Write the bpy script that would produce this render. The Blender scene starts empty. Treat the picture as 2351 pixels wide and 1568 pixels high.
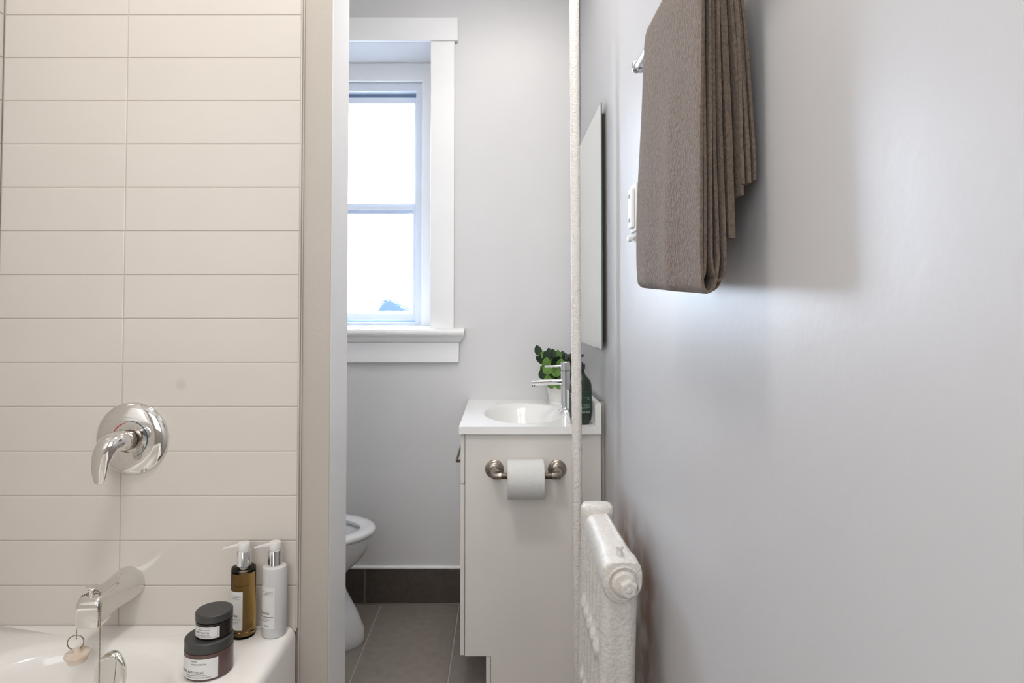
import bpy, bmesh, math, random
from math import sin, cos, pi, radians, atan, exp, sqrt
from mathutils import Vector, Matrix, noise
random.seed(7)
sc = bpy.context.scene
C = sc.collection

# ------------------------------------------------------------------ camera
F = 1500.0
cd = bpy.data.cameras.new('camera'); cam = bpy.data.objects.new('camera', cd); C.objects.link(cam)
cd.sensor_fit = 'HORIZONTAL'; cd.sensor_width = 36.0; cd.lens = 36.0*F/2351
cam.location = (0, 0, 1.23); cam.rotation_euler = (pi/2+atan(43/F), 0, 0)
cd.shift_x = (2351/2-1150)/2351; cd.shift_y = (672-784)/2351
cd.clip_start = 0.02; sc.camera = cam

# ------------------------------------------------------------------ light and exposure
sc.view_settings.view_transform = 'Standard'; sc.view_settings.look = 'None'
sc.view_settings.gamma = 1; sc.view_settings.use_curve_mapping = False
sc.view_settings.exposure = 0.50
w = bpy.data.worlds.new('world'); sc.world = w; w.use_nodes = True
w.node_tree.nodes['Background'].inputs[0].default_value = (0.72, 0.82, 1.0, 1)
w.node_tree.nodes['Background'].inputs[1].default_value = 3.0
def lamp(name, loc, rot, size, power, col, sy=None, shape=None):
    l = bpy.data.lights.new(name, 'AREA'); l.energy = power; l.color = col; l.size = size
    if sy: l.shape = 'RECTANGLE'; l.size_y = sy
    if shape: l.shape = shape
    o = bpy.data.objects.new(name, l); C.objects.link(o); o.location = loc; o.rotation_euler = rot
    return o
lamp('ceiling_lamp_bath', (-0.38, 0.78, 2.70), (0, 0, 0), 0.36, 8.0, (1.0, 0.965, 0.925), shape='DISK')
lamp('ceiling_lamp_toilet', (0.06, 1.84, 2.70), (0, 0, 0), 0.60, 6.6, (1.0, 0.965, 0.92), shape='DISK')
lamp('daylight', (-1.0, 5.6, 2.4), (radians(-90), 0, 0), 3.6, 1450, (0.78, 0.88, 1.0), 3.2)
lamp('front_fill', (-0.45, -0.86, 1.75), (radians(90), 0, 0), 0.9, 12.5, (0.94, 0.965, 1.0), 1.5)  # soft fill light added behind the camera, no doorway there

# ------------------------------------------------------------------ materials
def lin(c):
    c /= 255.0
    return c/12.92 if c <= 0.04045 else ((c+0.055)/1.055)**2.4
def rgb(r, g, b): return (lin(r), lin(g), lin(b), 1)
def mat(name, col, rough=0.5, metal=0.0, bump=None, mott=None, **kw):
    """bump=(scale,strength,distance,detail) mott=(scale,darker colour,amount)"""
    m = bpy.data.materials.new(name); m.use_nodes = True
    nt = m.node_tree; N = nt.nodes; L = nt.links; p = N['Principled BSDF']
    p.inputs['Base Color'].default_value = col; p.inputs['Roughness'].default_value = rough
    p.inputs['Metallic'].default_value = metal
    for k, v in kw.items(): p.inputs[k.replace('_', ' ')].default_value = v
    tc = N.new('ShaderNodeTexCoord')
    n2 = N.new('ShaderNodeTexNoise'); L.new(tc.outputs['Object'], n2.inputs['Vector'])
    sc2, c2, am = mott if mott else (6.0, tuple(x*0.97 for x in col[:3])+(1,), 0.5)
    n2.inputs['Scale'].default_value = sc2; n2.inputs['Detail'].default_value = 4
    mx = N.new('ShaderNodeMix'); mx.data_type = 'RGBA'
    mr = N.new('ShaderNodeMapRange'); mr.inputs[1].default_value = 0.4; mr.inputs[2].default_value = 0.7
    mr.inputs[4].default_value = am
    L.new(n2.outputs[0], mr.inputs[0]); L.new(mr.outputs[0], mx.inputs[0])
    mx.inputs[6].default_value = col; mx.inputs[7].default_value = c2
    L.new(mx.outputs[2], p.inputs['Base Color'])
    if bump:
        b = N.new('ShaderNodeBump'); nn = N.new('ShaderNodeTexNoise'); L.new(tc.outputs['Object'], nn.inputs['Vector'])
        nn.inputs['Scale'].default_value = bump[0]; nn.inputs['Detail'].default_value = bump[3]
        b.inputs['Strength'].default_value = bump[1]; b.inputs['Distance'].default_value = bump[2]
        L.new(nn.outputs[0], b.inputs['Height']); L.new(b.outputs[0], p.inputs['Normal'])
    return m
M = {}
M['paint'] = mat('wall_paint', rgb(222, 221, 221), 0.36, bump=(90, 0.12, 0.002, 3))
M['ceil'] = mat('ceiling_paint', rgb(235, 233, 229), 0.8, bump=(60, 0.1, 0.002, 2))
M['cream'] = mat('cream_wall_paint', rgb(188, 180, 170), 0.4, bump=(110, 0.2, 0.002, 3))
M['trim'] = mat('white_gloss_trim', rgb(248, 248, 248), 0.3, bump=(25, 0.1, 0.003, 3))
M['tile'] = mat('glazed_white_tile', rgb(217, 210, 202), 0.13, bump=(14, 0.12, 0.004, 2))
def smudge():
    m = M['tile']; N = m.node_tree.nodes; L = m.node_tree.links; p = N['Principled BSDF']; src = p.inputs['Base Color'].links[0].from_socket
    g = N.new('ShaderNodeNewGeometry'); d = N.new('ShaderNodeVectorMath'); d.operation = 'DISTANCE'; L.new(g.outputs['Position'], d.inputs[0]); d.inputs[1].default_value = (-0.737, 1.51, 1.062)
    r = N.new('ShaderNodeMapRange'); r.inputs[1].default_value = 0.015; r.inputs[2].default_value = 0.009; r.inputs[4].default_value = 0.5; L.new(d.outputs['Value'], r.inputs[0])
    x = N.new('ShaderNodeMix'); x.data_type = 'RGBA'; L.new(r.outputs[0], x.inputs[0]); L.new(src, x.inputs[6]); x.inputs[7].default_value = rgb(198, 191, 183); L.new(x.outputs[2], p.inputs['Base Color'])
smudge()
M['grout'] = mat('tile_grout', rgb(196, 188, 178), 0.8)
M['floor'] = mat('grey_floor_tile', rgb(140, 131, 123), 0.5, bump=(160, 0.1, 0.001, 4), mott=(30, rgb(130, 121, 113), 0.9))
M['skirt'] = mat('brown_skirting_tile', rgb(84, 75, 68), 0.45, bump=(160, 0.1, 0.001, 4), mott=(60, rgb(72, 64, 57), 0.9))
M['fgrout'] = mat('floor_grout', rgb(176, 168, 160), 0.85)
M['tub'] = mat('white_enamel', rgb(240, 237, 232), 0.12, bump=(5, 0.05, 0.004, 1))
M['chrome'] = mat('chrome', (0.80, 0.79, 0.77, 1), 0.06, 1.0)
M['polished'] = mat('polished_chrome', (0.86, 0.87, 0.88, 1), 0.04, 1.0)
M['nickel'] = mat('brushed_nickel', rgb(168, 158, 148), 0.28, 1.0, bump=(300, 0.1, 0.0005, 2))
M['dnickel'] = mat('dark_nickel', rgb(104, 96, 88), 0.4, 1.0)
M['steel'] = mat('dull_bead_steel', rgb(150, 140, 126), 0.3, 1.0)
M['cab'] = mat('cream_laminate', rgb(234, 229, 222), 0.5, bump=(200, 0.12, 0.0006, 3))
M['dark'] = mat('shadow_gap', rgb(70, 62, 55), 0.8)
M['marble'] = mat('cultured_marble', rgb(248, 247, 245), 0.16)
M['ceramic'] = mat('white_ceramic', rgb(232, 233, 235), 0.08)
M['seat'] = mat('white_seat_plastic', rgb(238, 239, 241), 0.2)
M['paper'] = mat('tissue_paper', rgb(228, 228, 224), 0.95, bump=(420, 0.9, 0.003, 2))
M['kraft'] = mat('cardboard_core', rgb(196, 150, 112), 0.9)
M['black'] = mat('matte_black_lid', rgb(58, 58, 57), 0.45)
M['plum'] = mat('plum_jar', rgb(92, 70, 66), 0.28)
M['choc'] = mat('dark_brown_jar', rgb(38, 30, 27), 0.12)
M['label'] = mat('white_label', rgb(222, 221, 219), 0.6)
M['ink'] = mat('dark_ink', rgb(50, 50, 50), 0.7)
M['pump'] = mat('white_pump_plastic', rgb(226, 224, 221), 0.3)
M['lotion'] = mat('white_lotion_bottle', rgb(206, 205, 204), 0.22)
M['greenb'] = mat('dark_green_bottle', rgb(46, 56, 48), 0.25)
M['greenl'] = mat('green_label', rgb(42, 66, 56), 0.6)
M['gink'] = mat('pale_green_ink', rgb(190, 206, 196), 0.7)
M['rubber'] = mat('beige_rubber', rgb(228, 214, 199), 0.5, bump=(150, 0.1, 0.0005, 3), mott=(60, rgb(206, 184, 158), 0.6))
M['rad'] = mat('lumpy_radiator_paint', rgb(222, 218, 212), 0.42, bump=(120, 0.65, 0.004, 3), mott=(120, rgb(204, 198, 190), 0.6))
M['pipe'] = mat('lumpy_pipe_paint', rgb(236, 231, 224), 0.45, bump=(170, 0.9, 0.004, 4))
M['leafd'] = mat('dark_green_leaf', rgb(46, 66, 44), 0.45, mott=(60, rgb(34, 50, 34), 0.8))
M['leafl'] = mat('light_green_leaf', rgb(104, 142, 62), 0.45, mott=(60, rgb(78, 116, 46), 0.8))
M['stem'] = mat('plant_stem', rgb(70, 88, 50), 0.6)
M['basket'] = mat('white_woven_basket', rgb(240, 238, 235), 0.7)
M['soil'] = mat('dark_soil', rgb(60, 46, 36), 0.95)
M['alu'] = mat('white_window_metal', rgb(222, 228, 238), 0.35)
M['slot'] = mat('grey_window_track', rgb(120, 136, 160), 0.5)
M['towelbar'] = mat('satin_bar', rgb(205, 208, 212), 0.22, 1.0)
M['plastic'] = mat('white_outlet_plastic', rgb(240, 240, 240), 0.3)
M['roof'] = mat('blue_grey_roof', rgb(70, 88, 126), 0.9)
M['edge'] = mat('green_glass_edge', rgb(86, 110, 98), 0.15)
M['mirror'] = mat('mirror_silver', (0.88, 0.90, 0.88, 1), 0.01, 1.0)

def nodes_of(m): return m.node_tree.nodes, m.node_tree.links, m.node_tree.nodes['Principled BSDF']
# terry cloth
def terry():
    m = mat('brown_terry_cloth', rgb(114, 99, 86), 0.95, mott=(220, rgb(92, 80, 71), 0.9))
    N, L, p = nodes_of(m)
    tc = N.new('ShaderNodeTexCoord'); mp = N.new('ShaderNodeMapping'); mp.inputs['Scale'].default_value = (1, 1, 0.62)
    n = N.new('ShaderNodeTexNoise'); n.inputs['Scale'].default_value = 260; n.inputs['Detail'].default_value = 3
    b = N.new('ShaderNodeBump'); b.inputs['Strength'].default_value = 0.8; b.inputs['Distance'].default_value = 0.005
    L.new(tc.outputs['Object'], mp.inputs[0]); L.new(mp.outputs[0], n.inputs['Vector']); L.new(n.outputs[0], b.inputs['Height'])
    L.new(b.outputs[0], p.inputs['Normal'])
    p.inputs['Sheen Weight'].default_value = 0.10; p.inputs['Sheen Roughness'].default_value = 0.4
    return m
M['terry'] = terry()
# right wall: paint with a brown stain running down behind the radiator
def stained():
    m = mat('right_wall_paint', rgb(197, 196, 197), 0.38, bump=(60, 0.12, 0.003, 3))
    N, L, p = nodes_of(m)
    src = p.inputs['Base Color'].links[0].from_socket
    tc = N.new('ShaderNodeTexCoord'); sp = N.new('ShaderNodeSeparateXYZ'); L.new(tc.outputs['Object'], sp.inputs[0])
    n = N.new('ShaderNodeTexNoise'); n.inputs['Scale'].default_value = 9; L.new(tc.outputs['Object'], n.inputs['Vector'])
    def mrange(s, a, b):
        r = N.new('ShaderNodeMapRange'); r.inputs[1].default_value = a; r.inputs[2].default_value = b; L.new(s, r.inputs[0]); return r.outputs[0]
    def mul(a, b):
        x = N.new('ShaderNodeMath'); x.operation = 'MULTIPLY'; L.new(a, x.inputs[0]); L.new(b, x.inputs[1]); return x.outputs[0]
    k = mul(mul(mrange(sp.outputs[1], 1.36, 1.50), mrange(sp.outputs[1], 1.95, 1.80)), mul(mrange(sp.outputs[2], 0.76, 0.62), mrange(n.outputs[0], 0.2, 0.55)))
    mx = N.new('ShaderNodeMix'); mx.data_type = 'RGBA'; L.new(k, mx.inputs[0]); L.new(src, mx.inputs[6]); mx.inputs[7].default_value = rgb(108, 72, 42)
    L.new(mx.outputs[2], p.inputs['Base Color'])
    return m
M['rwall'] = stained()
def glassy(name, col, rough, ior):
    m = mat(name, col, rough); p = m.node_tree.nodes['Principled BSDF']
    p.inputs['Transmission Weight'].default_value = 1.0; p.inputs['IOR'].default_value = ior
    return m
M['clear'] = glassy('clear_plastic', (0.97, 0.97, 0.96, 1), 0.02, 1.15)
M['amber'] = glassy('amber_liquid', (0.50, 0.33, 0.12, 1), 0.05, 1.15)
def frosted():
    m = bpy.data.materials.new('frosted_pane'); m.use_nodes = True
    N = m.node_tree.nodes; L = m.node_tree.links; out = N['Material Output']; N.remove(N['Principled BSDF'])
    tc = N.new('ShaderNodeTexCoord'); v = N.new('ShaderNodeTexVoronoi'); v.inputs['Scale'].default_value = 120
    L.new(tc.outputs['Object'], v.inputs['Vector'])
    b = N.new('ShaderNodeBump'); b.inputs['Strength'].default_value = 0.5; b.inputs['Distance'].default_value = 0.0008
    L.new(v.outputs[0], b.inputs['Height'])
    r = N.new('ShaderNodeBsdfRefraction'); r.inputs['IOR'].default_value = 1.2; r.inputs['Roughness'].default_value = 0.16
    L.new(b.outputs[0], r.inputs['Normal'])
    t = N.new('ShaderNodeBsdfTransparent'); t.inputs[0].default_value = (0.95, 0.97, 1, 1)
    mx = N.new('ShaderNodeMixShader'); mx.inputs[0].default_value = 0.5
    L.new(r.outputs[0], mx.inputs[1]); L.new(t.outputs[0], mx.inputs[2]); L.new(mx.outputs[0], out.inputs[0])
    return m
M['frost'] = frosted()

# ------------------------------------------------------------------ helpers
def link(name, me, parent=None):
    o = bpy.data.objects.new(name, me); C.objects.link(o)
    if parent is not None: o.parent = parent
    return o
def ob(name, bm, m, parent=None, smooth=None, bev=0, mats=None, seg=2):
    me = bpy.data.meshes.new(name)
    bmesh.ops.recalc_face_normals(bm, faces=bm.faces[:])
    bm.to_mesh(me); bm.free()
    for x in (mats or [m]): me.materials.append(M[x])
    o = link(name, me, parent)
    if bev:
        b = o.modifiers.new('bevel', 'BEVEL'); b.width = bev; b.segments = seg; b.limit_method = 'ANGLE'; b.angle_limit = radians(40)
        smooth = 40 if smooth is None else smooth
    if smooth:
        me.polygons.foreach_set('use_smooth', [True]*len(me.polygons))
        me.set_sharp_from_angle(angle=radians(smooth))
    return o
def thing(name, label, cat, loc=(0, 0, 0), rz=0, group=None):
    o = bpy.data.objects.new(name, None); C.objects.link(o); o.location = loc; o.rotation_euler = (0, 0, rz)
    o.empty_display_size = 0.05
    return tag(o, label, cat, group)
def tag(o, label, cat, group=None):
    o['label'] = label; o['category'] = cat
    if group: o['group'] = group
    return o
def struct(o): o['kind'] = 'structure'; return o
def box(bm, x0, x1, y0, y1, z0, z1, mi=0, mtx=None):
    vs = [bm.verts.new((x, y, z)) for x in (x0, x1) for y in (y0, y1) for z in (z0, z1)]
    if mtx is not None:
        for v in vs: v.co = mtx @ v.co
    for q in ((0, 1, 3, 2), (4, 6, 7, 5), (0, 4, 5, 1), (2, 3, 7, 6), (0, 2, 6, 4), (1, 5, 7, 3)):
        f = bm.faces.new([vs[i] for i in q]); f.material_index = mi
    return vs
def B(): return bmesh.new()
def loft(bm, rings, cap=True, closed=True, mi=0, cap0=True):
    """rings: lists of points with equal counts"""
    R = [[bm.verts.new(p) for p in r] for r in rings]; n = len(R[0])
    for a, b in zip(R, R[1:]):
        for i in range(n if closed else n-1):
            j = (i+1) % n
            f = bm.faces.new((a[i], a[j], b[j], b[i])); f.material_index = mi
    if cap:
        if cap0: bm.faces.new(R[0][::-1]).material_index = mi
        bm.faces.new(R[-1]).material_index = mi
    return R
def circ(c, ax, r, n=32, r2=None, ph=0):
    """circle about centre c in plane normal to axis ax"""
    ax = Vector(ax).normalized(); up = Vector((0, 0, 1)) if abs(ax.z) < 0.9 else Vector((1, 0, 0))
    u = ax.cross(up).normalized(); v = ax.cross(u).normalized(); r2 = r if r2 is None else r2
    return [Vector(c)+u*r*cos(ph+2*pi*i/n)+v*r2*sin(ph+2*pi*i/n) for i in range(n)]
def lathe(bm, prof, origin=(0, 0, 0), ax=(0, 0, 1), n=40, cap=True, mi=0):
    """prof: (radius, height along axis)"""
    o = Vector(origin); a = Vector(ax).normalized()
    return loft(bm, [circ(o+a*h, a, max(r, 1e-5), n) for r, h in prof], cap, mi=mi)
def tube(bm, pts, r, n=16, cap=True):
    pts = [Vector(p) for p in pts]; rs = r if isinstance(r, (list, tuple)) else [r]*len(pts)
    rings = []; prev = None
    for i, p in enumerate(pts):
        t = (pts[min(i+1, len(pts)-1)]-pts[max(i-1, 0)]).normalized()
        if prev is None:
            up = Vector((0, 0, 1)) if abs(t.z) < 0.9 else Vector((0, 1, 0)); u = t.cross(up).normalized()
        else: u = (prev-t*prev.dot(t)).normalized()
        prev = u; v = t.cross(u)
        rings.append([p+u*rs[i]*cos(2*pi*k/n)+v*rs[i]*sin(2*pi*k/n) for k in range(n)])
    loft(bm, rings, cap)
def smooth_path(pts, k=8):
    P = [Vector(p) for p in pts]; P = [2*P[0]-P[1]]+P+[2*P[-1]-P[-2]]; out = []
    for i in range(1, len(P)-2):
        a, b, c, d = P[i-1:i+3]
        for s in range(k):
            t = s/k
            out.append(0.5*((2*b)+(c-a)*t+(2*a-5*b+4*c-d)*t*t+(3*b-a-3*c+d)*t**3))
    out.append(P[-2]); return out
def rrect(cx, cy, hx, hy, r, z, k=10):
    pts = []
    for q, (sx, sy) in enumerate(((1, 1), (-1, 1), (-1, -1), (1, -1))):
        for i in range(k+1):
            a = q*pi/2+i*pi/2/k
            pts.append(Vector((cx+sx*(hx-r)+r*cos(a), cy+sy*(hy-r)+r*sin(a), z)))
    return pts
def text_polys(s, size, font_shear=0.0, bold=0.0):
    cu = bpy.data.curves.new('t', 'FONT'); cu.body = s; cu.size = size; cu.shear = font_shear; cu.offset = bold
    cu.align_x = 'LEFT'; cu.resolution_u = 2; cu.fill_mode = 'FRONT' if hasattr(cu, 'fill_mode') else 'FRONT'
    o = bpy.data.objects.new('t', cu); C.objects.link(o)
    dg = bpy.context.evaluated_depsgraph_get(); me = bpy.data.meshes.new_from_object(o.evaluated_get(dg))
    vs = [(v.co.x, v.co.y) for v in me.vertices]; fs = [tuple(p.vertices) for p in me.polygons]
    bpy.data.objects.remove(o); bpy.data.curves.remove(cu); bpy.data.meshes.remove(me)
    return vs, fs
class Ink:
    """flat marks on a cylinder: u along the arc (m) from angle a0, v = height"""
    def __init__(s, r, a0, rx=1.0, ry=1.0): s.bm = B(); s.r = r; s.a0 = a0; s.rx = rx; s.ry = ry
    def pt(s, u, v):
        a = s.a0+u/s.r; return (s.r*s.rx*cos(a), s.r*s.ry*sin(a), v)
    def text(s, t, size, u, v, shear=0, right=False, bold=0.0):
        vs, fs = text_polys(t, size, shear, bold)
        if not vs: return
        mx = max(x for x, y in vs)
        if right: u -= mx
        V = [s.bm.verts.new(s.pt(u+x, v+y)) for x, y in vs]
        for f in fs:
            try: s.bm.faces.new([V[i] for i in f])
            except ValueError: pass
    def rect(s, u0, u1, v0, v1, n=12):
        a = [s.bm.verts.new(s.pt(u0+(u1-u0)*i/n, v0)) for i in range(n+1)]
        b = [s.bm.verts.new(s.pt(u0+(u1-u0)*i/n, v1)) for i in range(n+1)]
        for i in range(n): s.bm.faces.new((a[i], a[i+1], b[i+1], b[i]))
    def frame(s, u0, u1, v0, v1, t):
        s.rect(u0, u1, v0, v0+t); s.rect(u0, u1, v1-t, v1); s.rect(u0, u0+t, v0, v1, 1); s.rect(u1-t, u1, v0, v1, 1)
def tiles(bm, us, vs, fn, th, gap, bev, mi=0):
    """separate bevelled tiles; fn(u,v,h) -> world, h height above grout"""
    for u0, u1 in zip(us, us[1:]):
        for v0, v1 in zip(vs, vs[1:]):
            g = gap/2; rings = []
            for ins, h in ((0, 0), (0, th-bev), (bev*0.3, th-bev*0.3), (bev, th)):
                a, b, c, d = u0+g+ins, u1-g-ins, v0+g+ins, v1-g-ins
                rings.append([fn(a, c, h), fn(b, c, h), fn(b, d, h), fn(a, d, h)])
            R = loft(bm, rings, cap=False, mi=mi); bm.faces.new(R[-1]).material_index = mi

# ------------------------------------------------------------------ the setting
YT, YB, XR, XL, YF, ZC = 1.51, 2.787, 0.335, -1.17, -0.9, 2.75
ZR = 0.515                                                # tub rim
bm = B()
box(bm, XL-0.1, XR+0.1, YF-0.1, YB+0.4, -0.12, -0.006, 1)
box(bm, XL, XR, YF, YB, -0.006, -0.002, 1)
tiles(bm, [-1.17, -0.830, -0.503, -0.176, 0.151, 0.345], [-0.9, -0.30, 0.31, 0.92, 1.53, 2.14, 2.784],
      lambda u, v, h: (u, v, -0.006+h), 0.006, 0.005, 0.0008)
struct(ob('floor', bm, 'floor', mats=['floor', 'fgrout']))
bm = B(); box(bm, XL-0.1, XR+0.1, YF-0.1, YB+0.4, ZC, ZC+0.1); struct(ob('ceiling', bm, 'ceil'))
bm = B(); box(bm, XL-0.1, XL, YF-0.1, YB+0.4, -0.006, ZC); struct(ob('wall_left', bm, 'paint'))
bm = B(); box(bm, XL, XR, YF-0.1, YF, -0.006, ZC); struct(ob('wall_front', bm, 'cream'))
# right wall with a soft plaster step at Y = 1.96
bm = B()
prof = []
n = 24
for i in range(n+1):
    t = i/n; y = 1.90+0.14*t; s = t*t*(3-2*t)
    prof.append((XR+0.006*s, y))
prof = [(XR, YF-0.1)]+prof+[(XR+0.006, YB+0.4), (XR+0.15, YB+0.4), (XR+0.15, YF-0.1)]
loft(bm, [[Vector((x, y, z)) for x, y in prof] for z in (-0.006, ZC)])
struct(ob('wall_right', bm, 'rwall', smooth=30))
# back wall with a deep window reveal
WX0, WX1, WZ0, WZ1 = -0.90, -0.303, 1.150, 2.388
bm = B()
Yo = YB+0.36
def holed(bm, x0, x1, z0, z1, a0, a1, c0, c1, y0, y1):
    O = [(x0, z0), (x1, z0), (x1, z1), (x0, z1)]; I = [(a0, c0), (a1, c0), (a1, c1), (a0, c1)]
    V = {(k, y): [bm.verts.new((x, y, z)) for x, z in pts] for k, pts in (('o', O), ('i', I)) for y in (y0, y1)}
    for i in range(4):
        j = (i+1) % 4
        for y in (y0, y1): bm.faces.new((V['o', y][i], V['o', y][j], V['i', y][j], V['i', y][i]))
        for k in 'oi': bm.faces.new((V[k, y0][i], V[k, y0][j], V[k, y1][j], V[k, y1][i]))
holed(bm, XL, XR+0.004, -0.006, ZC, WX0, WX1, WZ0, WZ1, YB, Yo)
struct(ob('wall_back', bm, 'paint'))
# partition between the tub and the toilet
PX = -0.395
bm = B(); box(bm, XL, PX, YT+0.010, 1.685, -0.004, ZC-0.001)
for f in bm.faces:
    if all(abs(v.co.x-PX) < 1e-4 for v in f.verts): f.material_index = 1      # its end is painted white
struct(ob('wall_partition', bm, 'cream', bev=0.003, mats=['cream', 'trim']))
# glazed wall tiles on the tub end, stacked joints, and on the long tub wall
rows = [1.924-0.1015*k for k in range(-9, 16)][::-1]
rows = [z for z in rows if z < ZC-0.01]; rows[0] = ZR-0.012
bm = B()
box(bm, XL+0.008, -0.4665, YT+0.0016, YT+0.0098, ZR-0.012, ZC-0.002, 1)
tiles(bm, [XL+0.009, -0.872, -0.4665], rows, lambda u, v, h: (u, YT+0.0020-h, v), 0.0020, 0.0014, 0.0017)
struct(ob('wall_tile', bm, 'tile', mats=['tile', 'grout']))
bm = B()
box(bm, XL+0.0002, XL+0.006, -0.10, YT+0.0095, ZR-0.012, ZC-0.002, 1)
tiles(bm, [-0.10, 0.30, 0.703, 1.107, YT], rows, lambda u, v, h: (XL+0.0060+h, u, v), 0.0020, 0.0014, 0.0017)
struct(ob('wall_tile_left', bm, 'tile', mats=['tile', 'grout']))
# edge trim of the tiles, with the painted bead beside it
bm = B(); box(bm, -0.4660, -0.4635, YT-0.003, YT+0.0099, ZR-0.006, ZC-0.003)
box(bm, -0.4632, -0.4600, YT+0.0045, YT+0.0099, 0.0, ZC-0.003, 1)
struct(ob('trim_1', bm, 'tile', bev=0.0008, mats=['tile', 'grout']))
# back wall skirting in dark tile with a white bead on top
bm = B(); box(bm, XL, XR, YB-0.006, YB-0.0005, 0.0, 0.147, 1)
tiles(bm, [-1.16, -0.571, 0.02, 0.335], [0.004, 0.147], lambda u, v, h: (u, YB-0.006-h, v), 0.004, 0.004, 0.0008)
struct(ob('baseboard_back', bm, 'skirt', mats=['skirt', 'fgrout']))
bm = B(); tube(bm, [(XL, YB-0.006, 0.153), (XR, YB-0.006, 0.153)], 0.0075, 12)
struct(ob('trim_2', bm, 'trim', smooth=60))

# window
wi = bpy.data.objects.new('window_1', None); C.objects.link(wi); wi.location = (-0.6, YB, WZ0); struct(wi)
def wob(name, bm, m, bev=0.0015, parent=None, off=True, **k):
    for v in bm.verts: v.co -= Vector((-0.6, YB, WZ0))
    return ob(name, bm, m, parent or wi, bev=bev, **k)
yc = YB-0.020
bm = B(); box(bm, -1.02, -0.184, YB-0.026, YB-0.0003, 2.388, 2.489); wob('head_casing', bm, 'trim', 0.003)
bm = B(); box(bm, -0.300, -0.199, yc, YB-0.0003, 1.158, 2.3878); wob('side_casing', bm, 'trim', 0.002)
bm = B(); box(bm, -1.004, -0.903, yc, YB-0.0003, 1.158, 2.3878); wob('side_casing', bm, 'trim', 0.002)
bm = B()   # stool with rounded nose and a cove under it
prof = [(0.0, 1.158), (-0.045, 1.158), (-0.056, 1.154), (-0.061, 1.146), (-0.061, 1.138), (-0.056, 1.130), (-0.046, 1.127), (-0.040, 1.120), (-0.034, 1.108), (-0.022, 1.098), (0.0, 1.098)]
ends = [(-1.045, -0.153)]*7+[(-1.040, -0.158), (-1.034, -0.166), (-1.024, -0.178), (-1.024, -0.178)]
loft(bm, [[Vector((e[k], YB-0.0003+p[0], p[1])) for p, e in zip(prof, ends)] for k in (0, 1)])
wob('window_stool', bm, 'trim', 0.001)
bm = B(); box(bm, -1.024, -0.178, YB-0.021, YB-0.0003, 1.014, 1.0978); wob('apron', bm, 'trim', 0.002)
bm = B(); box(bm, WX0+0.001, WX1-0.001, YB+0.0005, Yo-0.04, WZ0+0.0005, 1.162); wob('window_sill', bm, 'trim', 0.001)
bm = B()
holed(bm, WX0+0.0005, WX1-0.0005, 1.162, WZ1-0.0005, -0.835, -0.368, 1.168, 2.302, YB+0.225, YB+0.33)
wob('window_frame', bm, 'trim', 0.003)
bm = B()
holed(bm, -0.8345, -0.3685, 1.1685, 2.3015, -0.808, -0.397, 1.180, 2.262, YB+0.245, YB+0.32)
wob('window_frame', bm, 'alu', 0.002)
bm = B(); box(bm, -0.807, -0.398, YB+0.292, YB+0.31, 2.243, 2.2615); box(bm, -0.807, -0.398, YB+0.292, YB+0.31, 1.1805, 1.189)
wob('sash_track', bm, 'slot', 0)
bm = B(); holed(bm, -0.8075, -0.3975, 1.690, 2.2425, -0.797, -0.4075, 1.737, 2.214, YB+0.279, YB+0.29)
us = wob('upper_sash', bm, 'alu', 0.0015)
bm = B(); holed(bm, -0.8075, -0.3975, 1.1895, 1.7215, -0.797, -0.411, 1.220, 1.705, YB+0.262, YB+0.277)
ls = wob('lower_sash', bm, 'alu', 0.0015)
bm = B(); box(bm, -0.799, -0.4055, YB+0.281, YB+0.284, 1.735, 2.216); wob('pane', bm, 'frost', 0, us)
bm = B(); box(bm, -0.799, -0.409, YB+0.268, YB+0.271, 1.218, 1.707); wob('pane', bm, 'frost', 0, ls)
bm = B(); holed(bm, -0.86, -0.34, 1.10, 2.36, -0.785, -0.424, 1.231, 2.222, YB+0.361, YB+0.43); wob('exterior_frame', bm, 'alu', 0.002)
bm = B(); rings = []      # the neighbour's roof beyond the frosted glass
for x, z in ((-1.06, 0.6), (-0.98, 1.26), (-0.93, 1.325), (-0.88, 1.345), (-0.80, 1.325), (-0.70, 1.275), (-0.56, 1.19), (-0.45, 0.6)):
    rings.append([Vector((x, 4.8, -0.2)), Vector((x, 5.3, -0.2)), Vector((x, 5.3, z+0.03)), Vector((x, 4.8, z))])
loft(bm, rings); tag(ob('neighbouring_roof', bm, 'roof'), 'blurred blue-grey roof outside the frosted lower window pane', 'roof')

# ------------------------------------------------------------------ bathtub
tub = thing('bathtub', 'white built-in bathtub with wide rim against the tiled wall', 'bathtub', (-0.817, 0.72, 0))
TX0, TX1, TY0, TY1 = XL+0.009, -0.466, -0.09, YT-0.001
cx_, cy_ = (TX0+TX1)/2, (TY0+TY1)/2; hx, hy = (TX1-TX0)/2, (TY1-TY0)/2
bx0, bx1, by0, by1 = -1.075, -0.612, 0.02, 1.436
bcx, bcy, bhx, bhy = (bx0+bx1)/2, (by0+by1)/2, (bx1-bx0)/2, (by1-by0)/2
bm = B(); K = 12
rings = [rrect(cx_, cy_, hx, hy, 0.006, 0.001, K), rrect(cx_, cy_, hx, hy, 0.006, ZR-0.022, K)]
for t in (0.25, 0.5, 0.75, 1.0):
    a = t*pi/2; rings.append(rrect(cx_, cy_, hx-0.018*(1-cos(a))*0.8, hy-0.002*t, 0.010, ZR-0.022+0.022*sin(a), K))
rings.append(rrect(bcx, bcy, bhx+0.035, bhy+0.02, 0.21, ZR, K))
rings.append(rrect(bcx, bcy, bhx+0.012, bhy+0.008, 0.20, ZR-0.001, K))
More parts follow.
